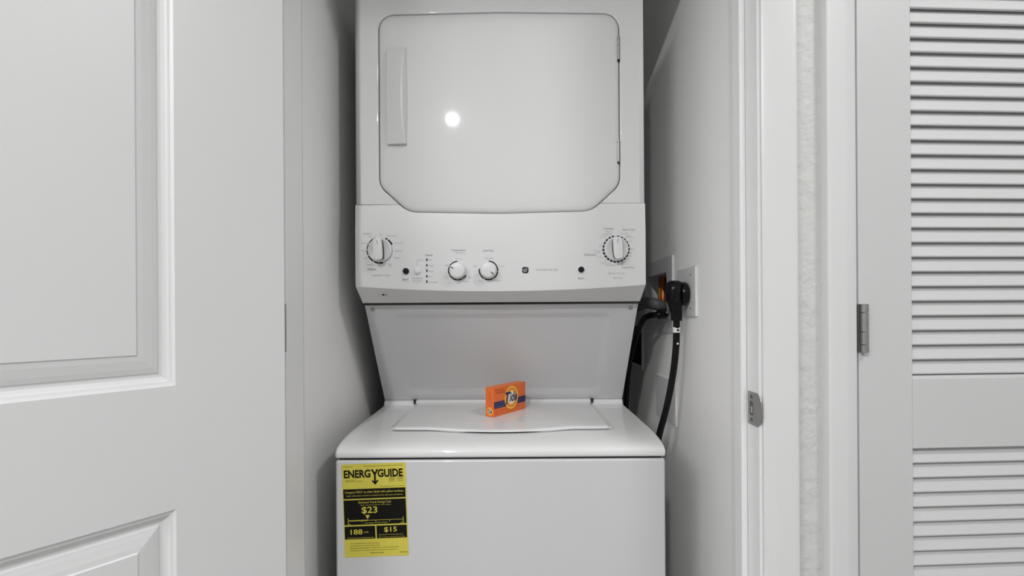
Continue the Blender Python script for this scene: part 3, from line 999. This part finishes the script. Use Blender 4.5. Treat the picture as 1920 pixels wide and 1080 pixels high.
for j, (tx, u1) in enumerate((('Your cost will depend on your utility rates and use.', 0.55), ('Cost range based only on standard capacity models.', 0.56), ('Estimated operating cost based on six wash loads a week and a national average', 0.85), ('electricity cost of 12 cents per kWh and natural gas cost per therm.', 0.82))):
    T(k_, tx, 0.08 + 0.003 * j, u1, 0.846 + j * 0.025, 0.859 + j * 0.025)
T(k_, 'ftc.gov/energy', 0.40, 0.61, 0.950, 0.966); T(k_, '234D0000P001', 0.86, 0.985, 0.956, 0.965)
k_.build('black_lettering', M['lblack'], sticker, kind='stuff')
y_ = LP(0.0014)
T(y_, 'Compare ONLY to other labels with yellow numbers.', 0.035, 0.962, 0.288, 0.320); T(y_, 'Labels with yellow numbers are based on the same test procedures.', 0.06, 0.945, 0.332, 0.350)
T(y_, 'Estimated Yearly Energy Cost', 0.245, 0.755, 0.400, 0.430); T(y_, '(when used with an electric water heater)', 0.27, 0.75, 0.437, 0.450)
T(y_, '$23', 0.290, 0.535, 0.460, 0.540, 0.012)
y_.poly([(0.345 * lw_, -0.550 * lh), (0.415 * lw_, -0.550 * lh), (0.380 * lw_, -0.594 * lh)])
R(y_, 0.070, 0.380, 0.600, 0.612)
R(y_, 0.070, 0.938, 0.604, 0.608)
for u_ in (0.070, 0.932): R(y_, u_, u_ + 0.008, 0.578, 0.634)
for u_ in (0.286, 0.502, 0.718): R(y_, u_, u_ + 0.006, 0.606, 0.626)
T(y_, 'Cost Range of Similar Models', 0.330, 0.690, 0.628, 0.643); T(y_, '$10', 0.062, 0.110, 0.636, 0.648); T(y_, '$50', 0.895, 0.950, 0.636, 0.648)
T(y_, '188', 0.105, 0.290, 0.700, 0.755, 0.012); T(y_, 'kWh', 0.315, 0.385, 0.725, 0.742)
T(y_, 'Estimated Yearly Electricity Use', 0.06, 0.465, 0.785, 0.799)
T(y_, '$15', 0.630, 0.830, 0.685, 0.745, 0.012); T(y_, 'Estimated Yearly Energy Cost', 0.545, 0.925, 0.760, 0.774)
T(y_, '(when used with a natural gas water heater)', 0.54, 0.95, 0.785, 0.797)
y_.build('yellow_lettering', M['yellow'], sticker, kind='stuff')

# ------------------------------------------------------------------ detergent carton on the lid
zl_ = lidz(1.27)
def onlid(x, y):
    r = ray(x, y); t = (zl_ - ZC) / r.z
    return Vector((r.x * t, t, zl_))
A = onlid(926.3, 782.5); B = onlid(985.2, 766.0)
be = (B - A); bw = be.length; be.normalize()
bn = Vector((be.y, -be.x, 0))       # front normal (towards the room)
bd = 0.026
bh = 0.0715
carton = tag(empty('detergent_box', (A + B) / 2 - bn * bd / 2), 'small orange detergent carton standing on the washer lid', 'detergent')
def bx(a, d, z):
    q = A + be * a - bn * d
    return (q.x, q.y, zl_ + z)
cm_ = MB()
cm_.add([bx(0, 0, 0), bx(bw, 0, 0), bx(bw, bd, 0), bx(0, bd, 0), bx(0, 0, bh), bx(bw, 0, bh), bx(bw, bd, bh), bx(0, bd, bh)],
        [(0, 1, 2, 3), (4, 5, 6, 7), (0, 1, 5, 4), (1, 2, 6, 5), (2, 3, 7, 6), (3, 0, 4, 7)])
cm_.build('carton', M['orange'], carton, bevel=0.0008, bseg=2)
def FP(l): return Print(A, be, (0, 0, 1), l)
def SP(l): return Print(bx(0, bd, 0), bn, (0, 0, 1), l)    # end face, read from the back edge to the front edge
f = FP(0.0003)
b0, b1 = 0.0195, 0.0360
f.poly([(0.0 * bw, b0), (0.40 * bw, b0), (0.33 * bw, b1), (0.0, b1)])
f.build('navy_band', M['navy'], carton)
f = FP(0.0003)
f.poly([(0.60 * bw, b0), (bw, b0), (bw, b1), (0.60 * bw, b1)])
f.build('navy_band', M['navy'], carton)
f = FP(0.0005)
for j, tx in enumerate(('Powder Laundry', 'Detergent Original')):
    f.text(tx, 0.03 * bw, (0.30 + 0.02 * (1 - j)) * bw, 0.0285 - j * 0.006, 0.0325 - j * 0.006)
f.text('2 loads', 0.03 * bw, 0.18 * bw, 0.0215, 0.0240)
f.build('pale_lettering', M['lblue'], carton, kind='stuff')
f = FP(0.0004)
f.text('POWERFUL', 0.04 * bw, 0.34 * bw, 0.0620, 0.0660); f.text('CLEANING', 0.04 * bw, 0.31 * bw, 0.0560, 0.0600)
f.rect(0.03 * bw, 0.35 * bw, 0.0555, 0.0558)
f.text('For a brilliant clean in every wash', 0.04 * bw, 0.80 * bw, 0.0105, 0.0145)
f.text('Net wt 5.7 oz (161 g)', 0.04 * bw, 0.60 * bw, 0.0050, 0.0080)
f.build('dark_lettering', M['dorange'], carton, kind='stuff')
lx_, lz_ = 0.53 * bw, 0.0390
def disc_part(nm, r_, m_, l):
    q = FP(l); q.disc(lx_, lz_, r_, 48, 1.0); q.build(nm, M[m_], carton)
disc_part('logo_ring', 0.0295, 'logoyel', 0.0007)
disc_part('logo_ring', 0.0235, 'orange', 0.0009)
disc_part('logo_ring', 0.0200, 'logoyel', 0.0011)
disc_part('logo_center', 0.0160, 'logocream', 0.0013)
f = FP(0.0015)
f.text('T', lx_ - 0.0265, lx_ - 0.004, lz_ - 0.0150, lz_ + 0.0155, 0.35, 0.03)
f.text('ide', lx_ - 0.0095, lx_ + 0.0240, lz_ - 0.0105, lz_ + 0.0140, 0.30, 0.03)
f.build('logo_lettering', M['navy'], carton, kind='stuff')
s_ = SP(0.0004)
s_.text('Laundry Detergent', -0.0105 + bd * 0.42, 0.0145 + bd * 0.42, 0.0455, 0.0505, rot=math.radians(90))
s_.build('dark_lettering', M['dorange'], carton, kind='stuff')
for r_, m_, l in ((0.0098, 'logoyel', 0.0005), (0.0070, 'orange', 0.0007), (0.0052, 'logocream', 0.0009)):
    q = SP(l); q.disc(bd * 0.52, 0.0130, r_, 32); q.build('logo_ring', M[m_], carton)
q = SP(0.0011); q.text('Tide', bd * 0.52 - 0.0065, bd * 0.52 + 0.0065, 0.0085, 0.0175, 0.3, 0.02); q.build('logo_lettering', M['navy'], carton, kind='stuff')

# ------------------------------------------------------------------ power outlet and cord
pa = PX(1307.5, 497, XC1); pb = PX(1272, 506, XC1)
oz1, oz0 = pa.z, PX(1307.5, 594, XC1).z
outl = tag(empty('power_outlet', (XC1, (pa.y + pb.y) / 2, oz0)), 'white dryer outlet cover plate behind the black plug', 'outlet')
MB().box(XC1 - 0.005, XC1 + 0.001, pa.y, pb.y, oz0, oz1).build('cover_plate', M['plastic'], outl, bevel=0.003)
oyc, ozc = (pa.y + pb.y) / 2, (oz0 + oz1) / 2
MB().lathe([(0.026, 0), (0.026, 0.003), (0.024, 0.004)], (XC1 - 0.004, PX(1284, 550, XC1).y, PX(1284, 550, XC1).z), (-1, 0, 0), 32).build('receptacle', M['black'], outl, smooth=True)
for zz in (oz1 - 0.020, oz0 + 0.020):
    MB().lathe([(0.003, 0), (0.003, 0.0015), (0.001, 0.002)], (XC1 - 0.0045, pa.y + 0.030, zz), (-1, 0, 0), 14).build('screw', M['steel'], outl)

pc = PX(1286, 551, XC1 - 0.009)
cord = tag(empty('appliance_cable', (XC1 - 0.03, pc.y, 0.0)), 'black dryer power cord plugged into the closet wall outlet', 'power cord')
plug = MB().lathe([(0.0270, 0.0), (0.0290, 0.004), (0.0290, 0.012), (0.0270, 0.016)], pc, (-1, 0, 0), 36).build('plug', M['black'], cord, smooth=True, angle=40)
# angled plug body reaching down to the strain relief
q0 = Vector((XC1 - 0.022, pc.y + 0.002, pc.z + 0.012)); q1 = Vector((XC1 - 0.042, pc.y + 0.006, pc.z + 0.012))
cb = P(1268.5, 592, 1.225)
pbm = MB()
secs_ = [(pc.z + 0.032, 0.010, 0.012, 0), (pc.z + 0.027, 0.0175, 0.021, 0), (pc.z + 0.010, 0.0200, 0.0255, 0.0), (pc.z - 0.012, 0.0180, 0.0235, 0.10), (pc.z - 0.028, 0.0150, 0.0185, 0.45), (cb.z + 0.006, 0.0125, 0.0145, 0.9), (cb.z, 0.0120, 0.0130, 1.0)]
sg = 24
pxm = XC1 - 0.036
for zz, rx, ry, f_ in secs_:
    ccx, ccy = pxm + (cb.x - pxm) * f_, pc.y + 0.004 + (cb.y - pc.y - 0.004) * f_
    for k in range(sg):
        a_ = 2 * math.pi * k / sg
        ca, sa = math.cos(a_), math.sin(a_)
        pbm.v.append((ccx + rx * math.copysign(abs(ca) ** 0.7, ca), ccy + ry * math.copysign(abs(sa) ** 0.7, sa), zz))
for i in range(len(secs_) - 1):
    for k in range(sg):
        pbm.f.append((i * sg + k, i * sg + (k + 1) % sg, (i + 1) * sg + (k + 1) % sg, (i + 1) * sg + k))
pbm.f.append(tuple(range(sg))[::-1]); pbm.f.append(tuple((len(secs_) - 1) * sg + k for k in range(sg)))
pbm.build('plug_body', M['black'], cord, smooth=True, angle=50)
MB().tube([cb + Vector((-0.009, -0.020, 0.062)), cb + Vector((-0.006, -0.021, 0.045)), cb + Vector((-0.011, -0.020, 0.030)), cb + Vector((-0.010, -0.018, 0.014))], 0.0035, 8).build('grip_rib', M['black'], cord, smooth=True)
MB().tube([cb + Vector((0, 0, 0.004)), cb + Vector((0, 0, -0.006)), cb + Vector((0, 0, -0.012))], 0.0132, 18, 4).build('strain_relief', M['black'], cord, smooth=True, angle=60)
pts = [cb + Vector((0, 0, 0.003)), P(1268.5, 622, 1.226), P(1267.5, 650, 1.230), P(1263.5, 690, 1.236), P(1256, 735, 1.244), P(1247, 775, 1.252), P(1237, 812, 1.262), P(1224, 870, 1.285), P(1205, 960, 1.33), P(1190, 1080, 1.40)]
MB().tube(pts, 0.0081, 16, 8).build('cable', M['black'], cord, smooth=True, angle=60)
ct = P(1268.5, 618.5, 1.226)
MB().tube([ct + Vector((0, 0, 0.0065)), ct, ct + Vector((0, 0, -0.0065))], 0.0085, 16, 3).build('cable_tag', M['white'], cord, smooth=True, angle=60)
MB().box(ct.x - 0.002, ct.x + 0.003, ct.y - 0.0089, ct.y - 0.008, ct.z - 0.003, ct.z + 0.002).build('tag_mark', M['ink'], cord)
dt = P(1268.5, 644, 1.229)
MB().lathe([(0.0026, 0), (0.0024, 0.0008)], (dt.x, dt.y - 0.0078, dt.z), (0, -1, 0), 12).build('tag_dot', M['white'], cord)

# ------------------------------------------------------------------ recessed washer supply box
wb = tag(empty('supply_box', (XC1, (OBY0 + OBY1) / 2, OBZ0)), 'recessed white washer supply box with a copper pipe inside', 'outlet box')
fy0, fy1 = PX(1263.5, 480, XC1).y, OBY1 + 0.02
fz1, fz0 = PX(1263.5, 478, XC1).z, PX(1263.5, 624, XC1).z
m = MB()
fx0, fx1 = XC1 - 0.005, XC1 + 0.0005
m.box(fx0, fx1, fy0, OBY0, fz0, fz1); m.box(fx0, fx1, OBY1, fy1, fz0, fz1)
m.box(fx0, fx1, OBY0, OBY1, OBZ1, fz1); m.box(fx0, fx1, OBY0, OBY1, fz0, OBZ0)
m.build('frame', M['plastic'], wb)
m = MB()
d_ = 0.085
m.box(XC1 + d_, XC1 + d_ + 0.004, OBY0, OBY1, OBZ0, OBZ1)
m.box(XC1, XC1 + d_, OBY0, OBY0 + 0.002, OBZ0, OBZ1); m.box(XC1, XC1 + d_, OBY1 - 0.002, OBY1, OBZ0, OBZ1)
m.box(XC1, XC1 + d_, OBY0, OBY1, OBZ1 - 0.002, OBZ1); m.box(XC1, XC1 + d_, OBY0, OBY1, OBZ0, OBZ0 + 0.002)
m.build('recess', M['plastic'], wb)
cpp = PX(1243.0, 548, XC1 + 0.030)
MB().lathe([(0.0145, 0), (0.0145, 0.050), (0.0120, 0.054), (0.0120, OBZ1 - cpp.z + 0.035)], (cpp.x, cpp.y, cpp.z - 0.040), (0, 0, 1), 20).build('copper_pipe', M['copper'], wb, smooth=True, angle=40)
MB().lathe([(0.0050, 0), (0.0050, 0.055)], (cpp.x - 0.013, cpp.y - 0.008, cpp.z - 0.042), (0, 0, 1), 14).build('brass_stem', M['brass'], wb, smooth=True)

# hoses
hs = [PX(1246, 583, XC1 + 0.02), P(1240, 575, 1.40), P(1228, 570, 1.39), P(1212, 568, 1.42), P(1198, 572, 1.48), P(1184, 588, 1.58), Vector((0.368, 1.66, 1.02)), Vector((0.366, 1.70, 0.70)), Vector((0.366, 1.72, 0.35)), Vector((0.366, 1.74, 0.018))]
ho = tag(empty('drain_hose', (hs[2].x, hs[2].y, hs[2].z)), 'grey drain hose looping from the supply box behind the dryer', 'hose')
MB().tube(hs, 0.0165, 18, 8).build('hose', M['greyhose'], ho, smooth=True, angle=60)
hs = [PX(1250, 587, XC1 + 0.004), P(1246, 588, 1.375), P(1234, 590, 1.37), P(1218, 592, 1.39), P(1206, 600, 1.44), P(1196, 622, 1.52), P(1184, 662, 1.58), P(1176, 720, 1.61), Vector((0.362, 1.63, 0.70)), Vector((0.362, 1.64, 0.35)), Vector((0.362, 1.65, 0.010))]
ho2 = tag(empty('supply_hose', (hs[2].x, hs[2].y, hs[2].z)), 'dark water supply hose with metal coupling below the grey hose', 'hose')
MB().tube(hs, 0.0085, 14, 8).build('hose', M['black'], ho2, smooth=True, angle=60)
MB().tube([hs[1] + Vector((0.004, 0, 0)), hs[1].lerp(hs[2], 0.5), hs[2]], 0.0125, 6, 3).build('coupling', M['black'], ho2)
q = hs[1] + Vector((0.004, -0.010, 0.004))
MB().lathe([(0.003, 0), (0.0035, 0.003), (0.001, 0.005)], q, (0, -1, 0), 12).build('coupling_screw', M['chrome'], ho2, smooth=True)

# dark recessed box lower down
vb = tag(empty('vent_box', (XC1, (VBY0 + VBY1) / 2, VBZ0)), 'dark recessed box low in the closet wall below the hoses', 'wall box')
m = MB()
m.box(XC1 + 0.09, XC1 + 0.094, VBY0, VBY1, VBZ0, VBZ1)
m.box(XC1, XC1 + 0.09, VBY0, VBY0 + 0.002, VBZ0, VBZ1); m.box(XC1, XC1 + 0.09, VBY1 - 0.002, VBY1, VBZ0, VBZ1)
m.box(XC1, XC1 + 0.09, VBY0, VBY1, VBZ1 - 0.002, VBZ1); m.box(XC1, XC1 + 0.09, VBY0, VBY1, VBZ0, VBZ0 + 0.002)
m.build('recess', M['gap'], vb)
m = MB()
m.box(fx0, fx1, VBY0 - 0.012, VBY0, VBZ0 - 0.012, VBZ1 + 0.012); m.box(fx0, fx1, VBY1, VBY1 + 0.012, VBZ0 - 0.012, VBZ1 + 0.012)
m.box(fx0, fx1, VBY0, VBY1, VBZ1, VBZ1 + 0.012); m.box(fx0, fx1, VBY0, VBY1, VBZ0 - 0.012, VBZ0)
m.build('frame', M['plastic'], vb)

# blank plate under the plug
ba = PX(1269, 716, XC1); bb = PX(1232, 716, XC1)
bp = tag(MB().box(XC1 - 0.004, XC1 + 0.001, ba.y, bb.y, PX(1269, 801, XC1).z, ba.z).build('blank_plate', M['plastic'], None, bevel=0.002), 'blank white wall plate below the outlet behind the cord', 'wall plate')

# ------------------------------------------------------------------ hall ceiling lamp and added fill lights
def downlight(x, y, power, label, k=1.0):
    power = power / (k * k)
    t = tag(empty('ceiling_light_or_fill', (x, y, ZCE)), label, 'ceiling light')
    MB().lathe([(0.080 * k, 0), (0.080 * k, 0.004), (0.062 * k, 0.010), (0.059 * k, 0.004)], (x, y, ZCE), (0, 0, -1), 40).build('trim_ring', M['plastic'], t, smooth=True)
    em_ = bpy.data.materials.new('lamp_lens')
    em_.use_nodes = True
    nt = em_.node_tree
    nt.nodes.remove(nt.nodes['Principled BSDF'])
    e_ = nt.nodes.new('ShaderNodeEmission')
    e_.inputs['Color'].default_value = (1.0, 1.0, 1.0, 1)
    e_.inputs['Strength'].default_value = power
    nt.links.new(e_.outputs[0], nt.nodes['Material Output'].inputs[0])
    MB().lathe([(0.057 * k, 0.004), (0.057 * k, 0.011), (0.042 * k, 0.014), (0.0, 0.016)], (x, y, ZCE), (0, 0, -1), 40).build('lens', em_, t, smooth=True)
downlight(-0.50, -1.35, LAMP_POWER * 1.15, 'round recessed ceiling light in the hall facing the laundry machine', 0.68)
downlight(1.20, -0.05, LAMP_POWER * 0.44, 'wide round fill light added in front of the louvred door', 2.8)  # unseen disc added to light the left closet wall and louvred door
# long unseen fill light added to softly brighten the right closet wall
lf = tag(empty('ceiling_light_or_fill', (-1.60, -1.2, ZCE)), 'long white fill light added at the hall end beyond the open door', 'ceiling light')
MB().box(-2.15, -1.05, -1.29, -1.11, ZCE - 0.03, ZCE).build('fill_housing', M['plastic'], lf, bevel=0.004)
ml = bpy.data.materials.new('fill_glow'); ml.use_nodes = True
nt = ml.node_tree; nt.nodes.remove(nt.nodes['Principled BSDF'])
e_ = nt.nodes.new('ShaderNodeEmission'); e_.inputs['Strength'].default_value = 50.0
nt.links.new(e_.outputs[0], nt.nodes['Material Output'].inputs[0])
MB().box(-2.12, -1.08, -1.27, -1.13, ZCE - 0.05, ZCE - 0.028).build('fill_panel', ml, lf)
